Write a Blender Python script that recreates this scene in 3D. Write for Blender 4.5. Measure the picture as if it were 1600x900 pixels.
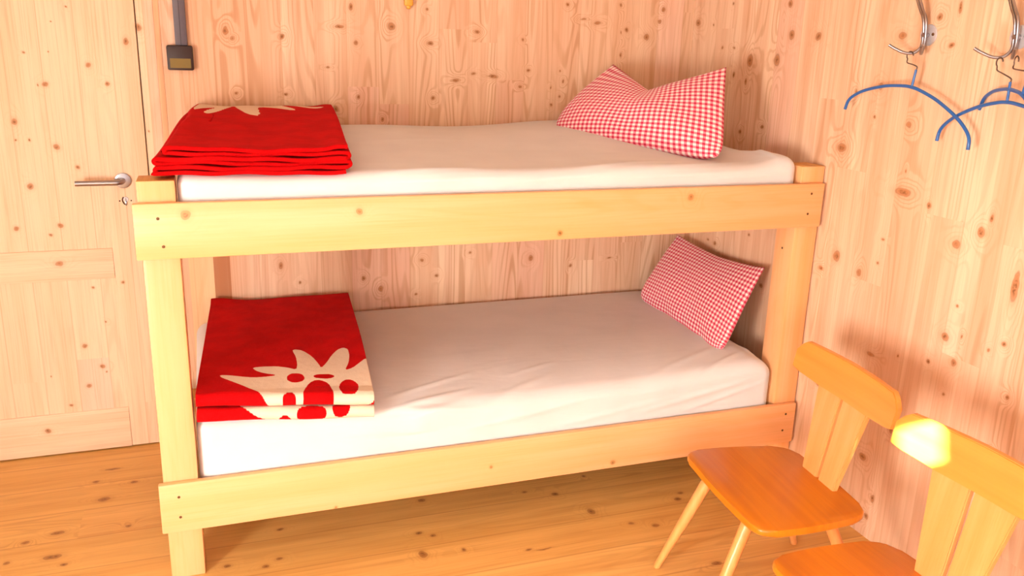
import bpy, bmesh, math, random
import numpy as np
from mathutils import Vector, Matrix

for o in list(bpy.data.objects):
    bpy.data.objects.remove(o, do_unlink=True)
SC = bpy.context.scene
COL = SC.collection
random.seed(7)

# ------------------------------------------------------------------ camera
def basis(y, p, r):
    Fw = Vector((math.sin(y), math.cos(y), 0)); Rt = Vector((math.cos(y), -math.sin(y), 0)); Up = Vector((0, 0, 1))
    F2 = Fw*math.cos(p) - Up*math.sin(p); U2 = Up*math.cos(p) + Fw*math.sin(p)
    R3 = Rt*math.cos(r) + U2*math.sin(r); U3 = U2*math.cos(r) - Rt*math.sin(r)
    return R3, U3, F2
FOC = 1330.6
Rt, Up, Fw = basis(.3473, .2780, .0301)
cam = bpy.data.cameras.new('camera'); cam.lens = FOC/1600*36; cam.sensor_width = 36; cam.clip_start = .05
camo = bpy.data.objects.new('camera', cam); COL.objects.link(camo)
m = Matrix.Identity(4)
for i in range(3):
    m[i][0] = Rt[i]; m[i][1] = Up[i]; m[i][2] = -Fw[i]
m[0][3], m[1][3], m[2][3] = .1915, -2.3512, 1.5433
camo.matrix_world = m
SC.camera = camo

# ------------------------------------------------------------------ light
SC.view_settings.view_transform = 'Standard'
SC.view_settings.look = 'None'
SC.view_settings.gamma = 1
SC.view_settings.use_curve_mapping = False
SC.view_settings.exposure = 0.0
w = bpy.data.worlds.new('sky'); SC.world = w; w.use_nodes = True
w.node_tree.nodes['Background'].inputs[0].default_value = (.75, .85, 1, 1)
w.node_tree.nodes['Background'].inputs[1].default_value = 1.0
def area(name, loc, target, sx, sy, power, col):
    l = bpy.data.lights.new(name, 'AREA'); l.shape = 'RECTANGLE'; l.size = sx; l.size_y = sy
    l.energy = power; l.color = col
    o = bpy.data.objects.new(name, l); COL.objects.link(o); o.location = loc
    d = Vector(target) - Vector(loc); o.rotation_euler = d.to_track_quat('-Z', 'Z').to_euler()
    return o
# daylight from the low left window; added fill at an invented front window
area('window_daylight_left', (-1.66, -2.30, .86), (3.0, -2.10, .86), .95, .80, 132, (1, .97, .92))
area('added_fill_front', (.15, -3.16, .97), (.15, 3, 1.05), 1.4, .74, 13, (.96, .97, 1))  # added soft fill for the shaded areas, no known window there
sun = bpy.data.lights.new('sun', 'SUN'); sun.energy = 150; sun.angle = .009; sun.color = (1, .95, .85)
suno = bpy.data.objects.new('sun', sun); COL.objects.link(suno)
SUN_DIR = Vector((.882, 2.32, -1.62)).normalized()       # through an added vent hole, cut to sunlight only the nearer chair's crest
suno.rotation_euler = SUN_DIR.to_track_quat('-Z', 'Z').to_euler()

# ------------------------------------------------------------------ helpers
def lin(r, g, b):
    f = lambda c: (c/255/12.92 if c/255 <= .04045 else ((c/255+.055)/1.055)**2.4)
    return (f(r), f(g), f(b), 1)
def new_obj(name, me, mat=None, parent=None):
    o = bpy.data.objects.new(name, me); COL.objects.link(o)
    if mat: me.materials.append(mat)
    if parent: o.parent = parent
    return o
def thing(name, label, cat, loc=(0, 0, 0), rz=0, group=None):
    o = bpy.data.objects.new(name, None); COL.objects.link(o); o.location = loc; o.rotation_euler = (0, 0, rz)
    o.empty_display_size = .05
    tag(o, label, cat, group); return o
def tag(o, label, cat, group=None):
    o['label'] = label; o['category'] = cat
    if group: o['group'] = group
    return o
def struct(o):
    o['kind'] = 'structure'; return o
def box_bm(bm, a, b, bev=0, seg=2):
    x0, y0, z0 = a; x1, y1, z1 = b
    t = bmesh.new()
    vs = [t.verts.new(p) for p in [(x0,y0,z0),(x1,y0,z0),(x1,y1,z0),(x0,y1,z0),(x0,y0,z1),(x1,y0,z1),(x1,y1,z1),(x0,y1,z1)]]
    for f in [(0,3,2,1),(4,5,6,7),(0,1,5,4),(1,2,6,5),(2,3,7,6),(3,0,4,7)]:
        t.faces.new([vs[i] for i in f])
    if bev:
        bmesh.ops.bevel(t, geom=t.edges[:], offset=bev, segments=seg, affect='EDGES', profile=.5)
    me = bpy.data.meshes.new('t'); t.to_mesh(me); t.free(); bm.from_mesh(me); bpy.data.meshes.remove(me)
def finish(name, bm, mat=None, parent=None, smooth=False):
    bmesh.ops.recalc_face_normals(bm, faces=bm.faces[:])
    me = bpy.data.meshes.new(name); bm.to_mesh(me); bm.free()
    if smooth:
        for p in me.polygons: p.use_smooth = True
        if smooth != 'all':
            me.set_sharp_from_angle(angle=math.radians(40))
    return new_obj(name, me, mat, parent)
def box(name, a, b, mat, parent=None, bev=.002):
    bm = bmesh.new(); box_bm(bm, a, b, bev); return finish(name, bm, mat, parent, smooth=bool(bev))
def tube_bm(bm, pts, rad, n=12, cap=True):
    pts = [Vector(p) for p in pts]; rings = []
    rads = rad if isinstance(rad, (list, tuple)) else [rad]*len(pts)
    prev = None
    for i, p in enumerate(pts):
        t = (pts[min(i+1, len(pts)-1)] - pts[max(i-1, 0)]).normalized()
        if prev is None:
            u = t.orthogonal().normalized()
        else:
            u = (prev - t*prev.dot(t)).normalized()
        prev = u; v = t.cross(u)
        rings.append([bm.verts.new(p + (u*math.cos(a) + v*math.sin(a))*rads[i]) for a in [2*math.pi*k/n for k in range(n)]])
    for a, b in zip(rings, rings[1:]):
        for k in range(n): bm.faces.new((a[k], a[(k+1) % n], b[(k+1) % n], b[k]))
    if cap:
        bm.faces.new(rings[0][::-1]); bm.faces.new(rings[-1])
def spline(pts, n=8):
    P = [Vector(p) for p in pts]; P = [P[0]*2-P[1]] + P + [P[-1]*2-P[-2]]; out = []
    for i in range(1, len(P)-2):
        a, b, c, d = P[i-1:i+3]
        for k in range(n):
            t = k/n
            out.append(.5*((2*b) + (c-a)*t + (2*a-5*b+4*c-d)*t*t + (3*b-a-3*c+d)*t**3))
    out.append(P[-2]); return out
def tube(name, pts, rad, mat, parent=None, n=12):
    bm = bmesh.new(); tube_bm(bm, pts, rad, n); return finish(name, bm, mat, parent, smooth=True)
def grid_mesh(name, V, mat=None, parent=None, closed=False):
    """V: array (n, m, 3) -> quad grid"""
    n, m_, _ = V.shape
    me = bpy.data.meshes.new(name)
    idx = np.arange(n*m_).reshape(n, m_)
    F = np.stack([idx[:-1, :-1], idx[1:, :-1], idx[1:, 1:], idx[:-1, 1:]], -1).reshape(-1, 4)
    me.from_pydata(V.reshape(-1, 3).tolist(), [], F.tolist())
    for p in me.polygons: p.use_smooth = True
    return new_obj(name, me, mat, parent)
def slab_poly(name, outline, z0, z1, mat, parent=None, bev=.004, matrix=None):
    bm = bmesh.new()
    a = [bm.verts.new((x, y, z0)) for x, y in outline]; b = [bm.verts.new((x, y, z1)) for x, y in outline]
    n = len(a)
    bm.faces.new(a[::-1]); bm.faces.new(b)
    for i in range(n): bm.faces.new((a[i], a[(i+1) % n], b[(i+1) % n], b[i]))
    if bev:
        es = [e for e in bm.edges if abs(e.verts[0].co.z-e.verts[1].co.z) < 1e-6]
        bmesh.ops.bevel(bm, geom=es, offset=bev, segments=3, affect='EDGES', profile=.5)
    if matrix: bm.transform(matrix)
    return finish(name, bm, mat, parent, smooth=True)

# ------------------------------------------------------------------ materials
class N:
    def __init__(s, name):
        s.m = bpy.data.materials.new(name); s.m.use_nodes = True; s.t = s.m.node_tree
        s.b = s.t.nodes['Principled BSDF']
    def n(s, kind, ins=None, **kw):
        nd = s.t.nodes.new(kind)
        for k, v in kw.items(): setattr(nd, k, v)
        if ins:
            for k, v in ins.items():
                if hasattr(v, 'is_linked') or isinstance(v, bpy.types.NodeSocket): s.t.links.new(v, nd.inputs[k])
                else: nd.inputs[k].default_value = v
        return nd
    def math(s, op, a, b=None, c=None, clamp=False):
        ins = {0: a}
        if b is not None: ins[1] = b
        if c is not None: ins[2] = c
        nd = s.n('ShaderNodeMath', ins, operation=op); nd.use_clamp = clamp; return nd.outputs[0]
    def mix(s, fac, a, b, mode='MIX'):
        nd = s.n('ShaderNodeMix', None, data_type='RGBA', blend_type=mode)
        for k, v in ((0, fac), (6, a), (7, b)):
            if isinstance(v, bpy.types.NodeSocket): s.t.links.new(v, nd.inputs[k])
            else: nd.inputs[k].default_value = v
        return nd.outputs[2]
    def mr(s, v, a, b, c, d, smooth=True):
        nd = s.n('ShaderNodeMapRange', {0: v, 1: a, 2: b, 3: c, 4: d}); nd.clamp = True
        if smooth: nd.interpolation_type = 'SMOOTHSTEP'
        return nd.outputs[0]
    def xyz(s, x, y, z):
        return s.n('ShaderNodeCombineXYZ', {0: x, 1: y, 2: z}).outputs[0]
    def noise(s, vec, scale=1, detail=2, rough=.5, dist=0):
        return s.n('ShaderNodeTexNoise', {'Vector': vec, 'Scale': scale, 'Detail': detail, 'Roughness': rough, 'Distortion': dist}).outputs[0]
    def set(s, **kw):
        for k, v in kw.items():
            k = k.replace('_', ' ')
            if isinstance(v, bpy.types.NodeSocket): s.t.links.new(v, s.b.inputs[k])
            else: s.b.inputs[k].default_value = v
        return s.m

def wood(name, across, along, light, dark, grain, knotcol, lam=0, seg=1.0, knots=(), rough=.5, spec=.5, coat=0,
         ring=.35, var=.5, seam=.25, patch=None, randk=0, gs=1.0, seamw=.004, shift=0.0):
    s = N(name)
    tc = s.n('ShaderNodeTexCoord').outputs['Object']
    sp = s.n('ShaderNodeSeparateXYZ', {0: tc}).outputs
    ax = {'x': 0, 'y': 1, 'z': 2}
    a = sp[ax[across]]; l = sp[ax[along]]
    third = sp[3 - ax[across] - ax[along]]
    if lam:
        wob = s.math('MULTIPLY', s.noise(s.xyz(s.math('MULTIPLY', s.math('FLOOR', s.math('DIVIDE', a, lam)), 3.7), 0.0, 0.0), 1, 0), lam*.0)
        q = s.math('ADD', s.math('DIVIDE', s.math('ADD', a, 10+shift), lam), wob)
        ident = s.math('FLOOR', q)
        fr = s.math('FRACT', q)
        rid = s.n('ShaderNodeTexWhiteNoise', {1: ident}, noise_dimensions='1D').outputs[0]
        q2 = s.math('ADD', s.math('DIVIDE', l, seg), s.math('MULTIPLY', rid, 5.3))
        id2 = s.math('FLOOR', q2)
        wn = s.n('ShaderNodeTexWhiteNoise', {0: s.xyz(ident, id2, 3.0)}, noise_dimensions='3D')
        rv = wn.outputs[0]
        rc = s.n('ShaderNodeSeparateXYZ', {0: wn.outputs[1]}).outputs
        rv2 = rc[1]
    else:
        rv = 0.5; rv2 = .3; fr = None
    off = s.math('MULTIPLY', rv, 31.0); off2 = s.math('MULTIPLY', rv2, 17.0)
    # growth rings: contour lines of a stretched noise field, wrapped round the knots
    vec = s.xyz(s.math('ADD', s.math('MULTIPLY', a, 7.0*gs), off), s.math('ADD', s.math('MULTIPLY', l, .55*gs), off2), s.math('MULTIPLY', third, 4.0*gs))
    f = s.noise(vec, 1, 1.5, .45)
    dmin = None
    P2 = s.xyz(a, l, 0.0)
    # gentle wobble so no knot is a perfect ellipse
    wv = s.n('ShaderNodeTexNoise', {'Vector': P2, 'Scale': 38.0, 'Detail': 1.0}).outputs[1]
    P2 = s.n('ShaderNodeVectorMath', {0: wv, 1: (.010, .010, 0), 2: P2}, operation='MULTIPLY_ADD').outputs[0]
    P2 = s.n('ShaderNodeVectorMath', {0: P2, 1: (-.005, -.005, 0)}, operation='ADD').outputs[0]
    for (ka, kl, ra, rl, st) in knots:
        sc = (1/ra, 1/rl, 0)
        v = s.n('ShaderNodeVectorMath', {0: P2, 1: sc, 2: (-ka/ra, -kl/rl, (1-st)*.9)}, operation='MULTIPLY_ADD').outputs[0]
        d = s.n('ShaderNodeVectorMath', {0: v}, operation='LENGTH').outputs['Value']
        dmin = d if dmin is None else s.math('MINIMUM', dmin, d)
    if randk:
        vv = s.n('ShaderNodeTexVoronoi', {'Vector': s.xyz(s.math('MULTIPLY', a, 1.0), s.math('MULTIPLY', l, .9), 0.0), 'Scale': randk}, voronoi_dimensions='2D')
        rr = s.n('ShaderNodeSeparateXYZ', {0: vv.outputs['Color']}).outputs
        d = s.math('DIVIDE', vv.outputs['Distance'], s.math('MULTIPLY', rr[0], .085))
        dmin = d if dmin is None else s.math('MINIMUM', dmin, d)
    if dmin is not None:
        g = s.math('POWER', 2.718, s.math('MULTIPLY', s.math('MULTIPLY', dmin, dmin), -.16))
        f = s.math('ADD', f, s.math('MULTIPLY', g, .22))
    ringv = s.math('SINE', s.math('MULTIPLY', f, 115.0))
    ringm = s.mr(ringv, .0, 1.0, 0.0, 1.0)
    fibre = s.noise(s.xyz(s.math('ADD', s.math('MULTIPLY', a, 210.0*gs), off), s.math('MULTIPLY', l, 3.5*gs), s.math('MULTIPLY', third, 60.0)), 1, 3, .6)
    broad = s.noise(s.xyz(s.math('ADD', s.math('MULTIPLY', a, 22.0*gs), off), s.math('ADD', s.math('MULTIPLY', l, .9*gs), off2), s.math('MULTIPLY', third, 9.0)), 1, 2, .5)
    col = s.mix(s.mr(broad, .3, .72, 0, 1), light, dark)
    if lam:
        col = s.mix(s.math('MULTIPLY', s.mr(rv, .0, 1.0, 0, 1, False), var), col, dark)
        tint = s.mix(s.mr(rv2, .75, .95, 0, .8), (1, 1, 1, 1), (1.0, .93, 1.02, 1))
        col = s.mix(1.0, col, tint, 'MULTIPLY')
    # rings only show strongly on some boards
    band = s.mr(s.noise(s.xyz(s.math('ADD', s.math('MULTIPLY', a, 9.0*gs), off2), s.math('MULTIPLY', l, .5), 4.4), 1, 1), .42, .66, .25, 1)
    rf = s.math('MULTIPLY', s.math('MULTIPLY', ringm, ring), band)
    col = s.mix(rf, col, grain)
    col = s.mix(s.mr(fibre, .45, .75, 0, .30), col, grain)
    if patch:
        for (a0, a1, l0, l1, pc, pf) in patch:
            k = s.math('MULTIPLY', s.math('MULTIPLY', s.math('GREATER_THAN', a, a0), s.math('LESS_THAN', a, a1)),
                       s.math('MULTIPLY', s.math('GREATER_THAN', l, l0), s.math('LESS_THAN', l, l1)))
            col = s.mix(s.math('MULTIPLY', k, pf), col, pc)
    if fr is not None and seam:
        e = s.math('MINIMUM', fr, s.math('SUBTRACT', 1.0, fr))
        col = s.mix(s.mr(e, 0, seamw/lam, seam, 0), col, grain)
    if dmin is not None:
        halo = s.mr(dmin, .7, 2.2, .25, 0)
        col = s.mix(halo, col, knotcol)
        col = s.mix(s.mr(dmin, .6, 1.0, .8, 0), col, knotcol)
        kd = tuple(c*.45 for c in knotcol[:3]) + (1,)
        core = s.mr(s.noise(tc, 120, 1), .35, .6, .2, .9)
        col = s.mix(s.math('MULTIPLY', s.mr(dmin, .2, .7, 1, 0), core), col, kd)
        rim = s.math('MULTIPLY', s.mr(dmin, .65, .85, 0, .4), s.mr(dmin, .85, 1.02, 1, 0))
        col = s.mix(rim, col, kd)
    bmp = s.n('ShaderNodeBump', {'Strength': .12, 'Distance': .002, 'Height': fibre}).outputs[0]
    s.set(Base_Color=col, Roughness=rough, Normal=bmp, Specular_IOR_Level=spec)
    if coat: s.set(Coat_Weight=coat, Coat_Roughness=.12)
    return s.m
def plain(name, col, rough=.5, metal=0, bumpscale=0, bump=.1, sheen=0, coat=0):
    s = N(name); s.set(Roughness=rough, Metallic=metal)
    nz = s.noise(s.n('ShaderNodeTexCoord').outputs['Object'], 60, 2)
    s.set(Base_Color=s.mix(s.mr(nz, .3, .7, 0, .25), col, tuple(c*.8 for c in col[:3])+(1,)))
    if bumpscale:
        h = s.noise(s.n('ShaderNodeTexCoord').outputs['Object'], bumpscale, 3)
        s.set(Normal=s.n('ShaderNodeBump', {'Strength': bump, 'Distance': .002, 'Height': h}).outputs[0])
    if sheen: s.set(Sheen_Weight=sheen, Sheen_Roughness=.5)
    if coat: s.set(Coat_Weight=coat, Coat_Roughness=.1)
    return s.m

KN = {"back":[[0.281,1.562,0.01,0.016,0.8],[0.303,1.537,0.008,0.008,0.6],[0.307,1.345,0.006,0.006,1],[0.481,1.344,0.008,0.006,1],[0.476,1.548,0.01,0.011,1],[0.682,1.589,0.02,0.007,0.8],[0.636,1.443,0.008,0.004,0.6],[0.742,1.534,0.008,0.01,0.8],[0.748,1.335,0.007,0.009,0.8],[0.878,1.598,0.014,0.015,1],[0.84,1.251,0.006,0.01,1],[1.027,1.539,0.013,0.009,0.8],[1.04,1.335,0.008,0.009,1],[1.014,1.663,0.006,0.006,1],[1.131,1.404,0.014,0.008,0.9],[1.214,1.588,0.013,0.007,0.8],[1.204,1.43,0.01,0.006,0.7],[1.284,1.421,0.02,0.007,1],[0.726,1.662,0.008,0.014,0.8],[1.406,1.564,0.006,0.006,0.7],[1.435,1.446,0.008,0.006,0.9],[1.399,1.383,0.008,0.006,0.9],[1.593,1.705,0.008,0.008,1],[1.828,1.713,0.006,0.008,1],[1.862,1.616,0.008,0.009,1],[1.956,1.591,0.013,0.014,0.8],[2.028,1.703,0.01,0.012,0.7],[2.014,1.654,0.01,0.009,0.6],[1.588,1.406,0.005,0.007,1],[1.572,1.446,0.004,0.005,1],[1.535,1.382,0.004,0.006,1],[1.574,1.344,0.006,0.006,1],[1.539,1.31,0.006,0.007,1],[1.842,1.516,0.006,0.01,0.9],[1.836,1.605,0.003,0.008,0.9],[1.666,1.652,0.016,0.005,0.5],[1.729,1.639,0.018,0.008,0.5],[0.662,1.292,0.01,0.014,0.7],[1.473,0.666,0.011,0.015,1],[1.057,0.615,0.008,0.008,1],[0.504,0.618,0.006,0.007,1],[0.434,0.692,0.008,0.016,0.6],[0.754,0.62,0.008,0.012,0.8],[0.823,0.573,0.01,0.014,0.8],[0.994,0.684,0.01,0.008,0.7],[1.2,0.703,0.007,0.007,0.7],[1.66,0.621,0.007,0.009,0.8],[1.847,0.645,0.012,0.004,0.7],[0.97,0.538,0.006,0.006,0.9]],"door":[[-0.003,1.563,0.011,0.013,1],[-0.046,1.516,0.009,0.014,0.8],[-0.171,1.434,0.009,0.009,0.7],[-0.222,1.624,0.004,0.004,0.9],[-0.311,1.369,0.01,0.009,1],[-0.332,1.368,0.003,0.005,0.8],[-0.417,1.245,0.009,0.013,1],[-0.378,1.182,0.004,0.006,1],[-0.117,1.373,0.008,0.008,0.8],[-0.364,1.472,0.005,0.004,0.7],[-0.29,1.476,0.003,0.003,0.7],[-0.272,1.573,0.003,0.003,0.8],[-0.394,1.022,0.011,0.012,1],[-0.298,1.158,0.01,0.012,1],[-0.454,0.875,0.008,0.009,1],[-0.315,0.881,0.009,0.009,1],[-0.349,0.848,0.006,0.006,1],[-0.131,0.662,0.006,0.006,0.8],[-0.283,0.424,0.009,0.009,0.9],[-0.23,0.34,0.01,0.009,0.9],[-0.219,0.318,0.004,0.004,1],[-0.35,0.196,0.007,0.005,1],[-0.283,0.268,0.009,0.009,0.6],[-0.238,1.086,0.008,0.008,0.8],[-0.437,0.105,0.012,0.011,1],[-0.203,0.514,0.004,0.004,0.8],[-0.332,0.744,0.014,0.01,0.6],[-0.42,1.183,0.004,0.004,0.8],[0.002,1.211,0.003,0.004,1],[-0.231,0.647,0.006,0.005,0.6],[-0.404,0.317,0.003,0.004,0.8]],"right":[[0.926,1.654,0.02,0.016,0.7],[0.806,1.645,0.006,0.006,1],[0.678,1.723,0.006,0.006,0.9],[0.32,1.712,0.014,0.014,0.9],[0.292,1.605,0.016,0.018,0.8],[0.147,1.601,0.016,0.014,0.9],[0.726,1.558,0.008,0.006,1],[0.528,1.511,0.02,0.025,0.9],[0.361,1.518,0.018,0.026,0.7],[0.63,1.455,0.008,0.012,1],[0.543,1.432,0.008,0.012,1],[0.406,1.273,0.01,0.007,1],[0.548,1.24,0.01,0.009,0.9],[0.644,1.557,0.01,0.006,0.6],[-0.424,1.579,0.011,0.009,1],[-0.366,1.655,0.012,0.01,1],[-0.236,1.605,0.018,0.012,0.6],[-0.175,1.451,0.012,0.014,0.5],[-0.169,1.36,0.005,0.007,1],[-0.069,1.429,0.007,0.01,0.6],[-0.038,1.247,0.022,0.016,0.9],[-0.313,1.348,0.014,0.013,0.35],[-0.433,1.679,0.006,0.018,0.8],[-0.331,1.148,0.036,0.014,0.7],[-0.436,1.126,0.009,0.011,1],[-0.084,0.889,0.018,0.02,0.7],[-0.629,1.087,0.014,0.015,0.8],[-0.555,1.036,0.017,0.016,0.5],[-0.655,1.131,0.006,0.012,0.9],[-0.013,0.829,0.012,0.009,0.9],[-0.197,0.86,0.012,0.016,0.6],[-0.763,0.969,0.011,0.046,1],[-0.596,0.866,0.005,0.005,1],[-0.572,0.766,0.014,0.014,0.9],[-0.764,0.809,0.009,0.009,0.9],[-0.629,0.785,0.004,0.008,0.6],[-0.271,0.911,0.006,0.006,0.6],[-0.328,1.212,0.003,0.006,0.8],[-0.28,0.99,0.008,0.005,0.6],[-0.618,0.7,0.01,0.012,0.8],[-0.528,0.674,0.008,0.008,1],[-0.72,0.777,0.006,0.007,0.5],[-0.079,0.422,0.014,0.008,0.8],[-0.3,0.613,0.02,0.008,0.5],[-0.413,0.649,0.005,0.005,0.8],[-0.603,0.598,0.005,0.006,0.6],[-0.804,0.672,0.007,0.008,0.7],[-0.433,0.408,0.008,0.012,0.9],[-0.335,0.264,0.016,0.014,1],[-0.404,0.147,0.008,0.016,1],[-0.389,0.075,0.01,0.01,1],[0.646,0.768,0.012,0.009,0.9],[0.418,0.853,0.007,0.007,0.9],[0.701,0.773,0.01,0.006,0.8],[0.306,0.678,0.012,0.01,0.9],[-0.794,0.506,0.006,0.006,0.9]],"floor":[[0.385,-0.338,0.012,0.02,0.8],[0.246,-0.332,0.014,0.028,0.9],[0.354,-0.424,0.01,0.012,0.8],[0.707,-0.259,0.01,0.012,0.9],[0.67,-0.132,0.01,0.014,0.9],[0.792,-0.209,0.008,0.03,0.7],[0.57,-0.219,0.016,0.022,0.7],[0.193,-0.295,0.009,0.012,0.9],[0.366,-0.13,0.01,0.012,0.6],[0.042,0.168,0.01,0.012,1],[0.008,0.277,0.009,0.012,1],[0.037,0.321,0.009,0.012,1],[0.205,0.337,0.008,0.012,0.9],[0.16,1.287,0.012,0.013,1],[0.053,0.763,0.01,0.012,1],[0.025,0.805,0.009,0.009,0.7],[0.014,1.364,0.02,0.014,0.8],[-0.131,1.537,0.01,0.013,1],[-0.097,1.463,0.008,0.01,0.7],[-0.068,0.748,0.022,0.014,0.8],[-0.141,1.074,0.006,0.012,1],[-0.152,1.123,0.004,0.03,0.8],[0.001,1.697,0.012,0.016,1],[0.039,1.727,0.009,0.012,0.7],[0.252,1.441,0.007,0.008,0.9],[0.252,0.821,0.012,0.014,0.8],[-0.081,0.878,0.01,0.007,0.8],[0.204,1.186,0.008,0.01,0.6],[0.25,-0.458,0.01,0.01,0.7],[-0.382,1.614,0.01,0.02,0.8]],"rail":[[1.084,0.583,0.011,0.011,0.7],[1.09,0.128,0.013,0.013,0.8],[0.993,1.193,0.009,0.01,0.9],[1.092,1.643,0.012,0.012,0.7],[0.232,0.989,0.007,0.006,1],[0.184,1.428,0.008,0.01,0.8],[0.169,0.492,0.006,0.006,0.8]]}
C = dict(
    wl=(.86,.61,.42,1), wd=(.72,.42,.26,1), wg=(.52,.24,.11,1), wk=(.48,.18,.06,1))
M = {}
M['wall_back'] = wood('pine panel back', 'x', 'z', C['wl'], C['wd'], C['wg'], C['wk'], lam=.118, seg=1.15, knots=KN['back'], rough=.62, spec=.25, ring=.62, shift=.03, var=.65,
                      patch=[(.187, .247, -.1, .93, (.42, .15, .055, 1), .85), (.10, .187, -.1, .93, (.95, .62, .30, 1), .45)])
M['wall_right'] = wood('pine panel right', 'y', 'z', C['wl'], C['wd'], C['wg'], C['wk'], lam=.135, seg=1.4, knots=KN['right'], rough=.62, spec=.25, ring=.42, shift=.02, var=.35)
M['door'] = wood('pine door board', 'x', 'z', (.87,.61,.42,1), (.82,.53,.34,1), C['wg'], C['wk'], lam=.11, seg=3.0, knots=KN['door'], rough=.58, spec=.3, ring=.15, var=.4, seam=.4, seamw=.003, shift=-.005)
M['door_rail'] = wood('pine door rail', 'z', 'x', (.87,.61,.42,1), (.82,.53,.34,1), C['wg'], C['wk'], knots=[(b, a, ry, rx, st) for a, b, rx, ry, st in KN['door']], rough=.58, spec=.3, ring=.15)
M['wall_plain'] = wood('pine panel', 'x', 'z', C['wl'], C['wd'], C['wg'], C['wk'], lam=.13, seg=1.2, rough=.62, spec=.25, randk=2.2)
M['wall_plain_y'] = wood('pine panel side', 'y', 'z', C['wl'], C['wd'], C['wg'], C['wk'], lam=.13, seg=1.2, rough=.62, spec=.25, randk=2.2)
M['pale_bounce_x'] = wood('pale bounce boards', 'x', 'z', (.82,.80,.76,1), (.74,.71,.66,1), (.6,.55,.48,1), C['wk'], lam=.13, seg=2.4, rough=.7, spec=.2)  # unseen walls; pale tone invented so bounced light stays neutral
M['pale_bounce_y'] = wood('pale bounce boards side', 'y', 'z', (.82,.80,.76,1), (.74,.71,.66,1), (.6,.55,.48,1), C['wk'], lam=.13, seg=2.4, rough=.7, spec=.2)
M['ceiling'] = wood('ceiling boards', 'x', 'y', (.82,.80,.76,1), (.74,.71,.66,1), (.6,.55,.48,1), C['wk'], lam=.14, seg=2.5, rough=.6, spec=.25, randk=1.6)  # unseen ceiling, made pale for the same neutral bounce
M['floor'] = wood('floor boards', 'y', 'x', (.82,.48,.15,1), (.66,.34,.09,1), (.42,.17,.04,1), (.36,.13,.03,1), lam=.18, seg=4.0, knots=KN['floor'], rough=.40, spec=.35, ring=.30, var=.35, seam=.5, seamw=.005, shift=-.072, randk=0)
M['frame'] = wood('bed rail pine', 'z', 'x', (.90,.46,.22,1), (.86,.40,.16,1), (.66,.32,.07,1), (.50,.21,.05,1), knots=KN['rail'], rough=.36, spec=.4, ring=.16, gs=1)
M['post'] = wood('bed post pine', 'x', 'z', (.90,.46,.22,1), (.86,.40,.16,1), (.66,.32,.07,1), (.50,.21,.05,1), rough=.38, spec=.4, ring=.16)
M['endgrain'] = wood('bed post end grain', 'x', 'y', (.72,.36,.10,1), (.60,.27,.07,1), (.40,.15,.03,1), (.50,.21,.05,1), rough=.5, spec=.2, ring=.5, gs=3)
M['chair'] = wood('orange varnished beech seat', 'x', 'y', (.64,.20,.008,1), (.56,.155,.005,1), (.45,.11,.01,1), (.3,.08,.01,1), rough=.3, spec=.45, ring=.12, gs=1.5)
M['chairback'] = wood('varnished beech back', 'y', 'z', (.84,.35,.11,1), (.80,.30,.08,1), (.62,.24,.04,1), (.3,.08,.01,1), rough=.26, spec=.5, ring=.12, gs=1.5)
M['chaircrest'] = wood('varnished beech crest', 'z', 'y', (.80,.29,.05,1), (.74,.24,.035,1), (.62,.24,.04,1), (.3,.08,.01,1), rough=.24, spec=.5, ring=.12, gs=1.5)
M['leg'] = wood('varnished beech leg', 'x', 'z', (.84,.35,.11,1), (.80,.30,.08,1), (.62,.24,.04,1), (.3,.08,.01,1), rough=.3, spec=.45, ring=.1, gs=1.5)
M['screw'] = plain('dark steel screw', lin(110,75,45), .45, .7)
M['steel'] = plain('brushed steel', lin(158,152,156), .28, 1.0)
M['wire'] = plain('dull steel wire', lin(120,100,90), .4, .8)
M['plate'] = plain('satin steel plate', lin(205,200,205), .45, .45)
M['brown'] = plain('dark brown bakelite', lin(46,20,14), .5)
M['brass'] = plain('olive brass rocker', lin(118,92,22), .4, .2)
M['grey'] = plain('grey plastic trunking', lin(92,80,88), .5)
M['greyline'] = plain('trunking joint', lin(52,40,48), .6)
M['blue'] = plain('blue plastic coating', lin(28,92,165), .35, 0, coat=.3)
M['glass'] = plain('window glass', (.9,.95,1,1), .05)
M['glass'].node_tree.nodes['Principled BSDF'].inputs['Transmission Weight'].default_value = 1
M['dark'] = plain('dark gap', lin(70,35,20), .9)
M['yellow'] = wood('yellow lacquered peg wood', 'x', 'z', (.85,.42,.06,1), (.75,.33,.04,1), (.5,.2,.03,1), C['wk'], rough=.35, spec=.4)
M['pink_strip'] = wood('reddish sealing strip wood', 'x', 'z', lin(236,186,148), lin(226,170,130), lin(190,130,95), C['wk'], rough=.6, spec=.2)

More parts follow.
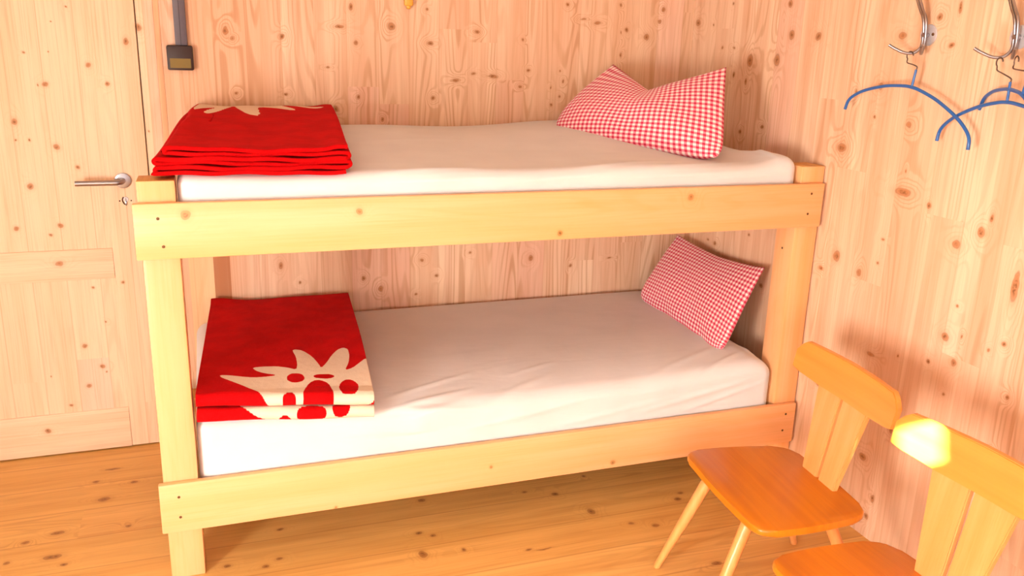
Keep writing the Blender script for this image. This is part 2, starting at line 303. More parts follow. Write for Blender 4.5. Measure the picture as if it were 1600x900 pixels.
def cloth_white():
    s = N('white cotton sheet'); tc = s.n('ShaderNodeTexCoord').outputs['Object']
    sp = s.n('ShaderNodeSeparateXYZ', {0: tc}).outputs
    v = s.xyz(s.math('MULTIPLY', sp[0], 3.0), s.math('MULTIPLY', sp[1], 9.0), s.math('MULTIPLY', sp[2], 16.0))
    h = s.math('ADD', s.math('MULTIPLY', s.noise(v, 1.3, 3, .5, .6), 1.0), s.math('MULTIPLY', s.noise(tc, 22, 3), .18))
    b = s.n('ShaderNodeBump', {'Strength': .14, 'Distance': .02, 'Height': h}).outputs[0]
    c = s.mix(s.mr(s.noise(tc, 5, 2), .3, .7, 0, 1), (.74,.70,.69,1), (.70,.66,.65,1))
    s.set(Base_Color=c, Roughness=.85, Normal=b, Specular_IOR_Level=.1, Sheen_Weight=.15)
    return s.m
M['sheet'] = cloth_white()
def fleece():
    s = N('red fleece with cream edelweiss'); tc = s.n('ShaderNodeTexCoord').outputs['Object']
    at = s.n('ShaderNodeAttribute'); at.attribute_name = 'pattern'
    nz = s.noise(tc, 14, 3); fz = s.noise(tc, 420, 2)
    red = s.mix(s.mr(nz, .35, .65, 0, 1), (.54,.002,.003,1), (.44,.001,.002,1))
    red = s.mix(s.mr(fz, .4, .7, 0, .25), red, (.65,.012,.012,1))
    cream = s.mix(s.mr(fz, .4, .7, 0, .3), (.82,.66,.50,1), (.75,.58,.42,1))
    col = s.mix(s.mr(at.outputs['Fac'], .35, .65, 0, 1), red, cream)
    b = s.n('ShaderNodeBump', {'Strength': .5, 'Distance': .002, 'Height': s.math('ADD', fz, s.math('MULTIPLY', s.noise(tc, 45, 2), 2.0))}).outputs[0]
    s.set(Base_Color=col, Roughness=.95, Normal=b, Specular_IOR_Level=.05, Sheen_Weight=.12, Sheen_Roughness=.4, Sheen_Tint=(1, .1, .1, 1))
    return s.m
M['fleece'] = fleece()
def gingham(nx, ny):
    s = N('red and white gingham'); uv = s.n('ShaderNodeTexCoord').outputs['UV']
    sp = s.n('ShaderNodeSeparateXYZ', {0: uv}).outputs
    def stripe(v, n):
        fr = s.math('ABSOLUTE', s.math('SUBTRACT', s.math('FRACT', s.math('MULTIPLY', v, n)), .5))
        return s.mr(fr, .22, .28, 0, 1)
    a = stripe(sp[0], nx); b = stripe(sp[1], ny)
    t = s.math('MULTIPLY', s.math('ADD', a, b), .5)
    r = s.n('ShaderNodeValToRGB', {0: t}); e = r.color_ramp.elements
    e[0].position = 0; e[0].color = (.90,.76,.70,1); e[1].position = 1; e[1].color = (.58,.02,.06,1)
    k = r.color_ramp.elements.new(.5); k.color = (.78,.24,.28,1)
    tc = s.n('ShaderNodeTexCoord').outputs['Object']
    h = s.math('ADD', s.noise(tc, 30, 3), s.math('MULTIPLY', s.noise(tc, 9, 2, .5, .8), 2.0))
    bm_ = s.n('ShaderNodeBump', {'Strength': .3, 'Distance': .006, 'Height': h}).outputs[0]
    s.set(Base_Color=r.outputs[0], Roughness=.85, Specular_IOR_Level=.1, Normal=bm_, Sheen_Weight=.15)
    return s.m
M['gingham'] = gingham(34, 21)
M['gingham2'] = gingham(35, 22)

# ------------------------------------------------------------------ room
XR, YB, XL, YF, H = 2.175, .965, -1.72, -3.22, 2.4
T = .12
struct(box('floor', (XL-T, YF-T, -.08), (XR+T, YB+T, 0), M['floor'], bev=0))
struct(box('ceiling', (XL-T, YF-T, H), (XR+T, YB+T, H+.1), M['ceiling'], bev=0))
struct(box('wall_right', (XR, YF-T, 0), (XR+T, YB, H), M['wall_right'], bev=0))
bm = bmesh.new()
box_bm(bm, (.067, YB, 0), (XR+T, YB+T, H)); box_bm(bm, (-1.0, YB, 2.03), (.067, YB+T, H)); box_bm(bm, (XL, YB, 0), (-.93, YB+T, H))
struct(finish('wall_back', bm, M['wall_back']))
def wall_with_holes(name, axis, pos, lo, hi, holes, mat):
    """axis 0: wall runs along x at y=pos (thickness towards -y); axis 1: runs along y at x=pos (towards -x)"""
    us = sorted({lo, hi, *[h[0] for h in holes], *[h[1] for h in holes]}); zs = sorted({0, H, *[h[2] for h in holes], *[h[3] for h in holes]})
    bm = bmesh.new()
    for u0, u1 in zip(us, us[1:]):
        for z0, z1 in zip(zs, zs[1:]):
            if any(h[0] <= u0 and u1 <= h[1] and h[2] <= z0 and z1 <= h[3] for h in holes): continue
            if axis == 0: box_bm(bm, (u0, pos-T, z0), (u1, pos, z1))
            else: box_bm(bm, (pos-T, u0, z0), (pos, u1, z1))
    return struct(finish(name, bm, mat))
wall_with_holes('wall_left', 1, XL, YF-T, YB+T, [(-2.80, -1.78, .44, 1.28)], M['pale_bounce_y'])
wall_with_holes('wall_front', 0, YF, XL, XR, [(-.58, .88, .58, 1.36), (.828, .934, 2.19, 2.39)], M['pale_bounce_x'])  # both openings invented: one for the fill, a vent shaping the sun patch
def window(name, corner, du, w_, z0, z1):
    """frame, mullion and pane inside an opening; du = unit vector along the wall"""
    root = bpy.data.objects.new(name, None); COL.objects.link(root); root.location = corner; struct(root)
    f = .05
    def bx(u0, u1, a, b, d0=-.03, d1=.03):
        x0, y0 = du[0]*u0 - abs(du[1])*d1, du[1]*u0 - abs(du[0])*d1
        x1, y1 = du[0]*u1 + abs(du[1])*d1, du[1]*u1 + abs(du[0])*d1
        return (min(x0,x1), min(y0,y1), a-corner[2]), (max(x0,x1), max(y0,y1), b-corner[2])
    bm = bmesh.new()
    for a in (bx(0, f, z0, z1), bx(w_-f, w_, z0, z1), bx(f, w_-f, z0, z0+f), bx(f, w_-f, z1-f, z1), bx(w_/2-.02, w_/2+.02, z0+f, z1-f)):
        box_bm(bm, *a, bev=.004)
    finish('window_frame', bm, M['frame'], root, smooth=True)
    bm = bmesh.new(); box_bm(bm, *bx(f, w_/2-.02, z0+f, z1-f, 0, .003)); finish('pane', bm, M['glass'], root)
    bm = bmesh.new(); box_bm(bm, *bx(w_/2+.02, w_-f, z0+f, z1-f, 0, .003)); finish('pane', bm, M['glass'], root)
window('window_1', (XL-.06, -2.80, .44), (0, 1), 1.02, .44, 1.28)
window('fill_window_2', (-.58, YF-.06, .58), (1, 0), 1.46, .58, 1.36)  # invented frame and panes around the front fill lamp

# door set in the back wall, left of the bunk
door = bpy.data.objects.new('door_1', None); COL.objects.link(door); door.location = (-.44, YB+.02, 0); struct(door)
def dpart(name, bm, mat, label=None, parent=None):
    bm.transform(Matrix.Translation(-Vector(door.location)))
    o = finish(name, bm, mat, parent or door, smooth=True)
    return o
def local_mat(o, root):
    pass
DX0, DX1, DZ1 = -.88, -.0125, 1.995
bm = bmesh.new()
box_bm(bm, (-.155, YB, .006), (DX1, YB+.035, DZ1), .0025)
box_bm(bm, (DX0, YB, .006), (-.735, YB+.035, DZ1), .0025)
st = dpart('stile', bm, M['door'])
bm = bmesh.new(); box_bm(bm, (-.74, YB+.004, .16), (-.15, YB+.03, .69)); box_bm(bm, (-.74, YB+.004, .78), (-.15, YB+.03, 1.86))
dpart('panel', bm, M['door'])
bm = bmesh.new()
for z0, z1 in ((.006, .168), (.680, .792), (1.85, DZ1)):
    box_bm(bm, (-.735, YB-.003, z0), (-.155, YB+.035, z1), .002)
dpart('cross_rail', bm, M['door_rail'])
# texture coordinates of the door parts are shifted by the door origin: keep geometry in world units
for o in door.children:
    for v in o.data.vertices: v.co += Vector(door.location)
    o.location = -Vector(door.location)
# lever handle
hx, hz = -.098, 1.038
hd = bpy.data.objects.new('door_handle', bpy.data.meshes.new('door_handle')); 
bm = bmesh.new()
tube_bm(bm, [(hx, YB-.001, hz), (hx, YB-.009, hz), (hx, YB-.0095, hz)], [.027, .027, .0255], 28)
tube_bm(bm, spline([(hx, YB-.008, hz), (hx, YB-.040, hz), (hx-.008, YB-.053, hz), (hx-.022, YB-.056, hz), (hx-.08, YB-.056, hz), (hx-.148, YB-.056, hz)], 6), .0095, 16)
bpy.data.meshes.remove(hd.data)
hd = finish('door_handle', bm, M['steel'], None, smooth=True); hd.parent = door; hd.location = -Vector(door.location); hd['label'] = 'brushed steel lever handle on round rose'
bm = bmesh.new(); cy = hz - .074
tube_bm(bm, [(hx+.004, YB+.001, cy+.006), (hx+.004, YB-.004, cy+.006)], .0085, 20)
box_bm(bm, (hx+.0005, YB-.004, cy-.014), (hx+.0075, YB+.001, cy+.002), .001)
lk = finish('lock_cylinder', bm, M['steel'], None, smooth=True); lk.parent = door; lk.location = -Vector(door.location)
bm = bmesh.new()
box_bm(bm, (hx+.003, YB-.0046, cy+.002), (hx+.005, YB-.003, cy+.010))
tube_bm(bm, spline([(hx-.004, YB-.0005, cy+.014), (hx-.008, YB-.0005, cy+.004), (hx-.004, YB-.0005, cy-.010), (hx+.005, YB-.0005, cy-.016)], 5), .0022, 6)
for dx in (-.017, .021): tube_bm(bm, [(hx+dx, YB+.001, cy), (hx+dx, YB-.0012, cy)], .0026, 12)
kh = finish('keyhole', bm, M['dark'], None); kh.parent = door; kh.location = -Vector(door.location)
# casing right of the door, reddish strip and dark reveal
bm = bmesh.new(); box_bm(bm, (-.0085, YB-.004, 0), (.047, YB+T, 2.03), .0015)
box_bm(bm, (-.93, YB-.004, 2.0), (-.0085, YB+T, 2.03), .0015); box_bm(bm, (-.93, YB-.004, 0), (-.884, YB+T, 2.0), .0015)
struct(finish('trim_1', bm, M['door'], smooth=True))
bm = bmesh.new(); box_bm(bm, (.047, YB-.0015, 0), (.0665, YB+T, 2.03), .0005)
struct(finish('trim_2', bm, M['pink_strip'], smooth=True))
struct(box('wall_corridor', (-.90, YB+.09, 0), (-.0, YB+T, 2.0), M['dark'], bev=0)).name = 'trim_3'

# ------------------------------------------------------------------ bunk bed
L = 2.16
bed = thing('bunk_bed', 'light pine two-storey bunk bed frame standing along the panelled back wall', 'bunk bed')
def screw(parent, x, y, z, ny=(0, -1, 0)):
    n = Vector(ny); p = Vector((x, y, z))
    bm = bmesh.new(); tube_bm(bm, [p - n*.004, p + n*.0004, p + n*.0008], [.0042, .0042, .0030], 14)
    o = finish('screw', bm, M['screw'], parent); return o
PW, PD, T0, ZP = .094, .100, .0215, 1.1786
def post(x0, y0, z1, bev=.004):
    o = box('post', (x0, y0, 0), (x0+PW, y0+PD, z1), M['post'], bed, bev=bev)
    o.data.materials.append(M['endgrain'])
    for p in o.data.polygons:
        if p.normal.z > .5 and p.center.z > z1-.01: p.material_index = 1
    return o
pl = post(.0128, T0, ZP); pr = post(2.169-PW, T0, ZP)
post(.0128, .86, .22); post(2.169-PW, .86, .22)
rails = {}
for nm, z0, z1 in (('upper', .973, 1.1227), ('lower', .1637, .3177)):
    r = box('front_rail', (0, 0, z0), (L, T0, z1), M['frame'], bed, bev=.004)
    rails[nm] = r
    # rear ledger, end boards, slats: carry the mattress
    box('rear_rail', (.107, .935, z0+.03), (2.075, .955, z1-.02), M['frame'], bed)
    box('end_board', (.025, T0+PD, z0+.01), (.045, .86, z0+.10), M['post'], bed)
    box('end_board', (2.135, T0+PD, z0+.01), (2.155, .86, z0+.10), M['post'], bed)
    mb = z0 + .055
    for k in range(12):
        x = .16 + k*(1.84/11)
        box('slat', (x-.035, T0, mb), (x+.035, .935, mb+.018), M['frame'], bed)
for px, pz in ((.060, 1.083), (.068, 1.008)): screw(rails['upper'], px, 0, pz)
for px, pz in ((2.109, 1.089), (2.103, 1.020)): screw(rails['upper'], px, 0, pz)
for px, pz in ((.052, .276), (.052, .212)): screw(rails['lower'], px, 0, pz)
for px, pz in ((2.118, .279), (2.112, .215)): screw(rails['lower'], px, 0, pz)
screw(pr, 2.169-PW, T0+.055, .885, (-1, 0, 0)); screw(pr, 2.169-PW, T0+.075, .36, (-1, 0, 0))

# ------------------------------------------------------------------ mattresses
def smooth(t): t = np.clip(t, 0, 1); return t*t*(3-2*t)
def low_top(x, y):
    A = np.interp(x, [.1, .2, .45, .65, 1.1, 1.55, 1.85, 2.05], [.006, .010, .028, .045, .055, .05, .03, .012])
    return .497 - A*np.exp(-np.clip(y-.03, 0, 2)/.13) - .035*smooth((x-1.98)/.12)
def up_top(x, y):
    b = 1.187 + .046*smooth(y/.8) + .004*np.sin(x*9+1)
    b += .018*np.exp(-((x-1.62)/.28)**2)*smooth(y/.7) - .03*smooth((x-1.92)/.2)*smooth(y/.5)
    b += .022*np.exp(-((x-2.03)/.07)**2)*np.exp(-((y-.12)/.14)**2)
    return b
def seg_dist(px, pz, a, b):
    ax, ay = a; bx, by = b; dx, dy = bx-ax, by-ay
    t = np.clip(((px-ax)*dx+(pz-ay)*dy)/(dx*dx+dy*dy+1e-9), 0, 1)
    return np.hypot(px-ax-t*dx, pz-ay-t*dy), t
def mattress(name, top, zb, x0, x1, y0, y1, rad, ridges_top, ridges_front, label):
    step = .0065
    nx = int((x1-x0)/step); ny = int((y1-y0)/step); zt = .0
    h0 = float(top(np.array(1.0), np.array(.5))); nz = int((h0-zb)/step)
    bm_v = []; faces = []
    # closed shell from 5 grids (top and four sides), verts welded by position
    def g(fn, n1, n2):
        u, v = np.meshgrid(np.linspace(0, 1, n1+1), np.linspace(0, 1, n2+1), indexing='ij')
        P = fn(u, v).reshape(-1, 3); base = sum(len(b) for b in bm_v)
        idx = base + np.arange((n1+1)*(n2+1)).reshape(n1+1, n2+1)
        bm_v.append(P); faces.append(np.stack([idx[:-1,:-1], idx[1:,:-1], idx[1:,1:], idx[:-1,1:]], -1).reshape(-1, 4))
    S = lambda a, b, c: np.stack([a, b, c], -1)
    W_, D_, Hh = x1-x0, y1-y0, h0-zb
    g(lambda u, v: S(x0+u*W_, y0+v*D_, zb+Hh+0*u), nx, ny)
    g(lambda u, v: S(x0+u*W_, y0+0*u, zb+v*Hh), nx, nz)
    g(lambda u, v: S(x0+u*W_, y1+0*u, zb+(1-v)*Hh), nx, nz)
    g(lambda u, v: S(x0+0*u, y0+u*D_, zb+(1-v)*Hh), ny, nz)
    g(lambda u, v: S(x1+0*u, y0+u*D_, zb+v*Hh), ny, nz)
    g(lambda u, v: S(x0+u*W_, y0+(1-v)*D_, zb+0*u), 20, 10)
    P = np.concatenate(bm_v); F = np.concatenate(faces)
    # round the edges
    lo = np.array([x0+rad, y0+rad, zb+.02]); hi = np.array([x1-rad, y1-rad, zb+Hh-rad])
    Q = np.clip(P, lo, hi); d = P-Q; n = np.linalg.norm(d, axis=1, keepdims=True); nn = d/np.maximum(n, 1e-9)
    R_ = np.where(P[:, 2:3] < zb+.02, .02, rad)
    P2 = np.where(n > 1e-9, Q + nn*np.minimum(R_, n*10), P)
    # follow the sagging / bulging top
    k = np.clip((P2[:, 2]-zb)/Hh, 0, 1)
    dz = (top(P2[:, 0], P2[:, 1]) - h0)*k**1.5
    P2[:, 2] += dz
    # wrinkles
    disp = np.zeros(len(P2))
    for (a, b, hgt, wd) in ridges_top:
        ds, t = seg_dist(P2[:, 0], P2[:, 1], a, b)
        disp += hgt*np.exp(-(ds/wd)**2)*np.sin(np.pi*np.clip(t*.9+.05, 0, 1))*(nn[:, 2] > -.1)*(k > .6)
    for (a, b, hgt, wd) in ridges_front:
        ds, t = seg_dist(P2[:, 0], P2[:, 2], a, b)
        disp += hgt*np.exp(-(ds/wd)**2)*np.sin(np.pi*np.clip(t*.9+.05, 0, 1))*(P2[:, 1] < y0+rad*1.3)
    P2 += nn*disp[:, None]
    me = bpy.data.meshes.new(name); me.from_pydata(P2.tolist(), [], F.tolist())
    bm = bmesh.new(); bm.from_mesh(me); bmesh.ops.remove_doubles(bm, verts=bm.verts[:], dist=.0005)
    bmesh.ops.recalc_face_normals(bm, faces=bm.faces[:]); bm.to_mesh(me); bm.free()
    for p in me.polygons: p.use_smooth = True
    o = new_obj(name, me, M['sheet']); tag(o, label, 'mattress', 'mattresses of the bunk bed'); return o
mattress('mattress', low_top, .237, .110, 2.072, .030, .932+.025, .045,
    [((.60, .03), (.95, .10), .006, .009), ((.66, .09), (.98, .20), .004, .010), ((.95, .02), (1.25, .14), .004, .014), ((1.55, .05), (1.95, .20), .005, .014),
     ((1.92, .30), (2.02, .20), .008, .007), ((2.02, .20), (2.03, .10), .008, .007), ((1.75, .03), (2.0, .13), .005, .010), ((1.96, .36), (2.06, .30), .005, .008),
     ((1.1, .16), (1.3, .22), .003, .010), ((.62, .012), (.9, .05), .006, .008)],
    [((.62, .455), (.95, .425), .006, .009), ((.9, .36), (1.35, .42), .005, .013), ((1.5, .34), (1.98, .42), .006, .010), ((1.7, .33), (2.02, .40), .005, .008), ((1.2, .33), (1.7, .39), .004, .010), ((.5, .40), (.8, .38), .003, .012)],
    'white sheeted mattress of the lower bunk under the folded edelweiss blanket')
mattress('mattress', up_top, 1.046, .110, 2.072, .030, .957, .04,
    [((.6, .04), (.95, .07), .003, .010), ((1.25, .05), (1.7, .12), .004, .012), ((1.5, .04), (1.95, .10), .004, .012), ((.7, .5), (1.1, .56), .003, .02), ((1.9, .35), (2.04, .16), .006, .012), ((2.0, .05), (2.03, .25), .006, .009)],
    [((.6, 1.155), (1.1, 1.165), .004, .008), ((.9, 1.14), (1.4, 1.17), .004, .009), ((1.4, 1.15), (1.9, 1.165), .005, .008), ((1.6, 1.14), (2.0, 1.15), .004, .008), ((.3, 1.15), (.6, 1.14), .003, .010)],
    'white sheeted mattress of the upper bunk, level with the top rail')

# ------------------------------------------------------------------ folded fleece blankets
PAT = {"cream1":[[0.0579,0.775],[0.0898,0.7822],[0.1337,0.7966],[0.1737,0.7966],[0.2255,0.7822],[0.1836,0.7678],[0.1617,0.751],[0.1497,0.727],[0.1796,0.7198],[0.2196,0.7198],[0.2535,0.7318],[0.2794,0.7486],[0.2834,0.7126],[0.2814,0.6526],[0.2715,0.6022],[0.2794,0.5926],[0.3034,0.6022],[0.3313,0.655],[0.3473,0.7126],[0.3533,0.7438],[0.3713,0.7078],[0.3912,0.6502],[0.4132,0.607],[0.4331,0.595],[0.4471,0.6142],[0.4471,0.6598],[0.4391,0.715],[0.4231,0.763],[0.4491,0.7486],[0.4711,0.7198],[0.495,0.6886],[0.547,0.6886],[0.547,0.9320502717951454],[0.2036,0.9320502717951454],[0.1776,0.9043],[0.1357,0.8638],[0.0958,0.8278],[0.0659,0.7966]],"red1":[[[0.3014,0.8062],[0.2994,0.8158],[0.2934,0.8254],[0.2834,0.8302],[0.2734,0.8326],[0.2635,0.8302],[0.2555,0.823],[0.2495,0.8134],[0.2495,0.8014],[0.2515,0.7894],[0.2575,0.7798],[0.2655,0.7726],[0.2754,0.7726],[0.2854,0.775],[0.2954,0.7822],[0.2994,0.7942]],[[0.3892,0.799],[0.3872,0.8038],[0.3792,0.811],[0.3693,0.8134],[0.3573,0.8134],[0.3453,0.811],[0.3353,0.8086],[0.3293,0.8038],[0.3273,0.7966],[0.3293,0.7918],[0.3373,0.787],[0.3473,0.7846],[0.3593,0.7846],[0.3713,0.7846],[0.3812,0.7894],[0.3872,0.7942]],[[0.4551,0.8662],[0.4511,0.8902],[0.4431,0.8997],[0.4331,0.9043],[0.4231,0.9043],[0.4112,0.9043],[0.4032,0.8997],[0.3992,0.8902],[0.3972,0.8662],[0.4012,0.8446],[0.4092,0.8302],[0.4192,0.8206],[0.4311,0.8182],[0.4411,0.823],[0.4491,0.8326],[0.4551,0.8446]],[[0.2914,0.9320502717951454],[0.2934,0.8997],[0.2994,0.8734],[0.3074,0.8494],[0.3174,0.8326],[0.3293,0.823],[0.3413,0.8206],[0.3513,0.8254],[0.3633,0.835],[0.3713,0.8494],[0.3752,0.8782],[0.3792,0.8997],[0.3792,0.9320502717951454]],[[0.2355,0.9320502717951454],[0.2355,0.9085],[0.2375,0.9043],[0.2415,0.9043],[0.2455,0.8997],[0.2495,0.8997],[0.2555,0.8997],[0.2595,0.8997],[0.2635,0.8997],[0.2675,0.9043],[0.2695,0.9043],[0.2715,0.9085],[0.2715,0.9320502717951454]]],"cream2":[[0.1158,2.7611],[0.1297,2.7707],[0.1557,2.782],[0.1876,2.7916],[0.1796,2.7964],[0.1497,2.8141],[0.547,2.826649485990332],[0.547,2.75134854949761],[0.1158,2.75134854949761]],"red2":[[[0.3573,2.7804],[0.3533,2.7877],[0.3433,2.794],[0.3293,2.7981],[0.3134,2.7996],[0.2974,2.7981],[0.2834,2.794],[0.2734,2.7877],[0.2715,2.7804],[0.2754,2.773],[0.2854,2.7667],[0.2994,2.7626],[0.3174,2.7611],[0.3333,2.7626],[0.3473,2.7667],[0.3553,2.773]],[[0.4271,2.7707],[0.4231,2.7776],[0.4172,2.7834],[0.4072,2.7873],[0.3972,2.7887],[0.3872,2.7873],[0.3792,2.7834],[0.3752,2.7776],[0.3732,2.7707],[0.3772,2.7639],[0.3852,2.758],[0.3932,2.7541],[0.4052,2.7528],[0.4152,2.7541],[0.4231,2.758],[0.4271,2.7639]],[[0.2595,2.798],[0.2595,2.8041],[0.2555,2.8094],[0.2475,2.8128],[0.2395,2.8141],[0.2335,2.8128],[0.2255,2.8094],[0.2216,2.8041],[0.2196,2.798],[0.2216,2.7919],[0.2255,2.7867],[0.2315,2.7832],[0.2395,2.782],[0.2475,2.7832],[0.2535,2.7867],[0.2575,2.7919]]],"cream_top":[[0.488,1.0],[0.488,0.6772],[0.456,0.7648],[0.414,0.8575],[0.45,0.6566],[0.438,0.6153],[0.402,0.6978],[0.378,0.8524],[0.36,0.94],[0.336,0.7854],[0.3,0.6411],[0.252,0.6102],[0.27,0.8653],[0.246,0.8936],[0.21,0.8601],[0.156,0.7287],[0.126,0.7261],[0.156,0.8472],[0.186,0.94],[0.108,0.8885],[0.042,0.7854],[0.03,0.8369],[0.102,0.94],[0.126,0.94]]}
def inside(px, py, poly):
    poly = np.array(poly); n = len(poly); c = np.zeros(len(px), bool); j = n-1
    for i in range(n):
        xi, yi = poly[i]; xj, yj = poly[j]
        cond = ((yi > py) != (yj > py)) & (px < (xj-xi)*(py-yi)/(yj-yi+1e-12)+xi)
        c ^= cond; j = i
    return c
def soft_poly(poly, it=2):
    p = np.array(poly, float)
    for _ in range(it):
        q = np.roll(p, -1, 0); p = np.stack([p*.78+q*.22, p*.22+q*.78], 1).reshape(-1, 2)
    return p
def serpentine(lo, hi, z0, pitch, n, fine_lo, fine_hi, step_f, step_c, starts_hi=True):
    """centre line in (s, z): n layers from the top, hairpins alternately at lo / hi; returns pts and layer index"""
    pts = []; lay = []; r = pitch/2
    s_at_lo = not starts_hi
    for k in range(n):
        z = z0 - k*pitch
        a, b = (hi, lo) if (k % 2 == 0) == starts_hi else (lo, hi)
        lo_, hi_ = min(a, b), max(a, b)
        S_ = [lo_]
        while S_[-1] < hi_ - 1e-6:
            st_ = step_f if (S_[-1] < lo_+fine_lo or S_[-1] > hi_-fine_hi) else step_c
            S_.append(min(S_[-1]+st_, hi_))
        if a > b: S_ = S_[::-1]
        for s_ in S_: pts.append((s_, z)); lay.append(k)
        if k < n-1:
            sg = 1 if b > a else -1
            for t in range(1, 9):
                an = math.pi*t/9
                pts.append((b + sg*r*1.25*math.sin(an), z - r + r*math.cos(an))); lay.append(k+.5 if t > 4 else k+.4)
    return np.array(pts), np.array(lay)
def make_blanket(name, kind, label):
    if kind == 'low':
        pts, lay = serpentine(.030, .925, 0, .0220, 4, .36, .01, .0024, .02)
        xs = np.linspace(0, .497, 250)
    else:
        pts, lay = serpentine(.006, .494, 0, .0122, 6, .02, .02, .004, .006)
        xs = np.concatenate([np.linspace(.03, .45, 36), np.linspace(.453, .94, 190)])
    n, m_ = len(pts), len(xs)
    s_, z_ = pts[:, 0][:, None], pts[:, 1][:, None]; X_ = xs[None, :]; lay_ = np.broadcast_to(lay[:, None], (n, m_))
    rng = np.random.RandomState(3)
    wob = np.zeros((n, m_))
    if kind == 'low':
        yy = np.broadcast_to(s_, (n, m_)).copy(); xx = np.broadcast_to(X_, (n, m_)).copy()
        zz = np.broadcast_to(z_, (n, m_)).copy()
        xx = xx + .008*((np.floor(lay_+.01)) % 2)*np.clip((.25-xx)*4, -1, .4)
        zz += .0022*np.sin(xx*21+lay_*1.7)*np.sin(yy*9+1) + .003*np.exp(-((xx-.49)/.06)**2)*np.cos(lay_*2)
        zz += .010*np.exp(-((yy-.93)/.05)**2)*np.exp(-((xx-.02)/.06)**2)      # lifted rear corner
        zz -= .006*np.exp(-((yy-.93)/.10)**2)*np.exp(-((xx-.15)/.10)**2)
        yy = yy + .003*np.sin(xx*12+lay_)
        # taper: a little narrower at the back
        xx = .117 + xx*(1+.0*yy) + (yy-.03)*(.060+.03*xx)
        yy = yy - .045*(xx-.117)
        base = low_top(xx, np.clip(yy, .05, .9))
        sagc = np.interp(xx, [.1, .35, .62], [0, -.004, -.010])
        zz = base + .0220*3 + .009 + zz + sagc*(1-smooth((yy-.1)/.4))
        V = np.stack([xx, yy, zz], -1)
    else:
        xx = np.broadcast_to(s_, (n, m_)).copy(); yy = np.broadcast_to(X_, (n, m_)).copy(); zz = np.broadcast_to(z_, (n, m_)).copy()
        k = np.floor(lay_+.01)
        xx += .010*np.sin(k*2.1+1)*np.where(xx < .25, 1, .35) + np.where(xx < .25, .022*(1-k/5)-.004, 0)*np.clip(1-xx/.25, 0, 1)
        zz += .0020*np.sin(xx*17+k*1.9+yy*3) + .0016*np.sin(xx*41+k)
        zz += .004*np.exp(-((xx-.47)/.03)**2)*np.exp(-k)            # open hairpin on the right
        yy = yy + .006*np.sin(k*2.4) * (yy < .4)
        xx = .062 + xx + (yy-.03)*.090 + .012*np.exp(-((yy-.55)/.08)**2)*np.where(xx < .1, 1, 0)*(k < 2)
        base = up_top(np.clip(xx, .13, .7), np.clip(yy, .05, .9))
        zz = base + .0122*5 + .0065 + zz
        V = np.stack([xx, yy, zz], -1)
    X, Y, Z = V[..., 0].ravel(), V[..., 1].ravel(), V[..., 2].ravel(); LY = lay_.ravel()
    pat = np.zeros(len(X)); OFFS = [(ox*.0009, oy*.0009) for ox in (-1, 0, 1) for oy in (-1, 0, 1)]
    arc = np.concatenate([[0], np.cumsum(np.hypot(*np.diff(pts, axis=0).T))])
    FA = np.broadcast_to(arc[:, None], (n, m_)).ravel(); FU = np.broadcast_to(xs[None, :], (n, m_)).ravel()
    globals().setdefault('DUMP', {})[kind] = (V, lay_, arc, xs)
    if kind == 'low':
        c1, c2 = soft_poly(PAT['cream1'], 1), soft_poly(PAT['cream2'], 1)
        for ox, oy in OFFS:
            p = inside(FU+ox, FA+oy, c1)
            for e in PAT['red1']: p &= ~inside(FU+ox, FA+oy, np.array(e))
            q = inside(FU+ox, FA+oy, c2)
            for e in PAT['red2']: q &= ~inside(FU+ox, FA+oy, np.array(e))
            pat += ((p & (LY < .9)) | (q & (LY > 1.9)))/len(OFFS)
    else:
        ct = soft_poly(PAT['cream_top'], 1)
        for ox, oy in OFFS: pat += (inside(FA+ox, FU+oy, ct) & (LY < .3))/len(OFFS)
    o = grid_mesh(name, V, M['fleece'])
    at = o.data.attributes.new('pattern', 'FLOAT', 'POINT'); at.data.foreach_set('value', pat.astype(np.float32))
    md = o.modifiers.new('thickness', 'SOLIDIFY'); md.thickness = .0190 if kind == 'low' else .0105; md.offset = 0
    tag(o, label, 'blanket', 'folded red blankets'); return o
make_blanket('blanket', 'low', 'folded red fleece blanket on the lower bunk with cream flower wrapping its front folds')
make_blanket('blanket', 'up', 'folded plain red blanket stack on the upper bunk, cream petals only at its rear edge')

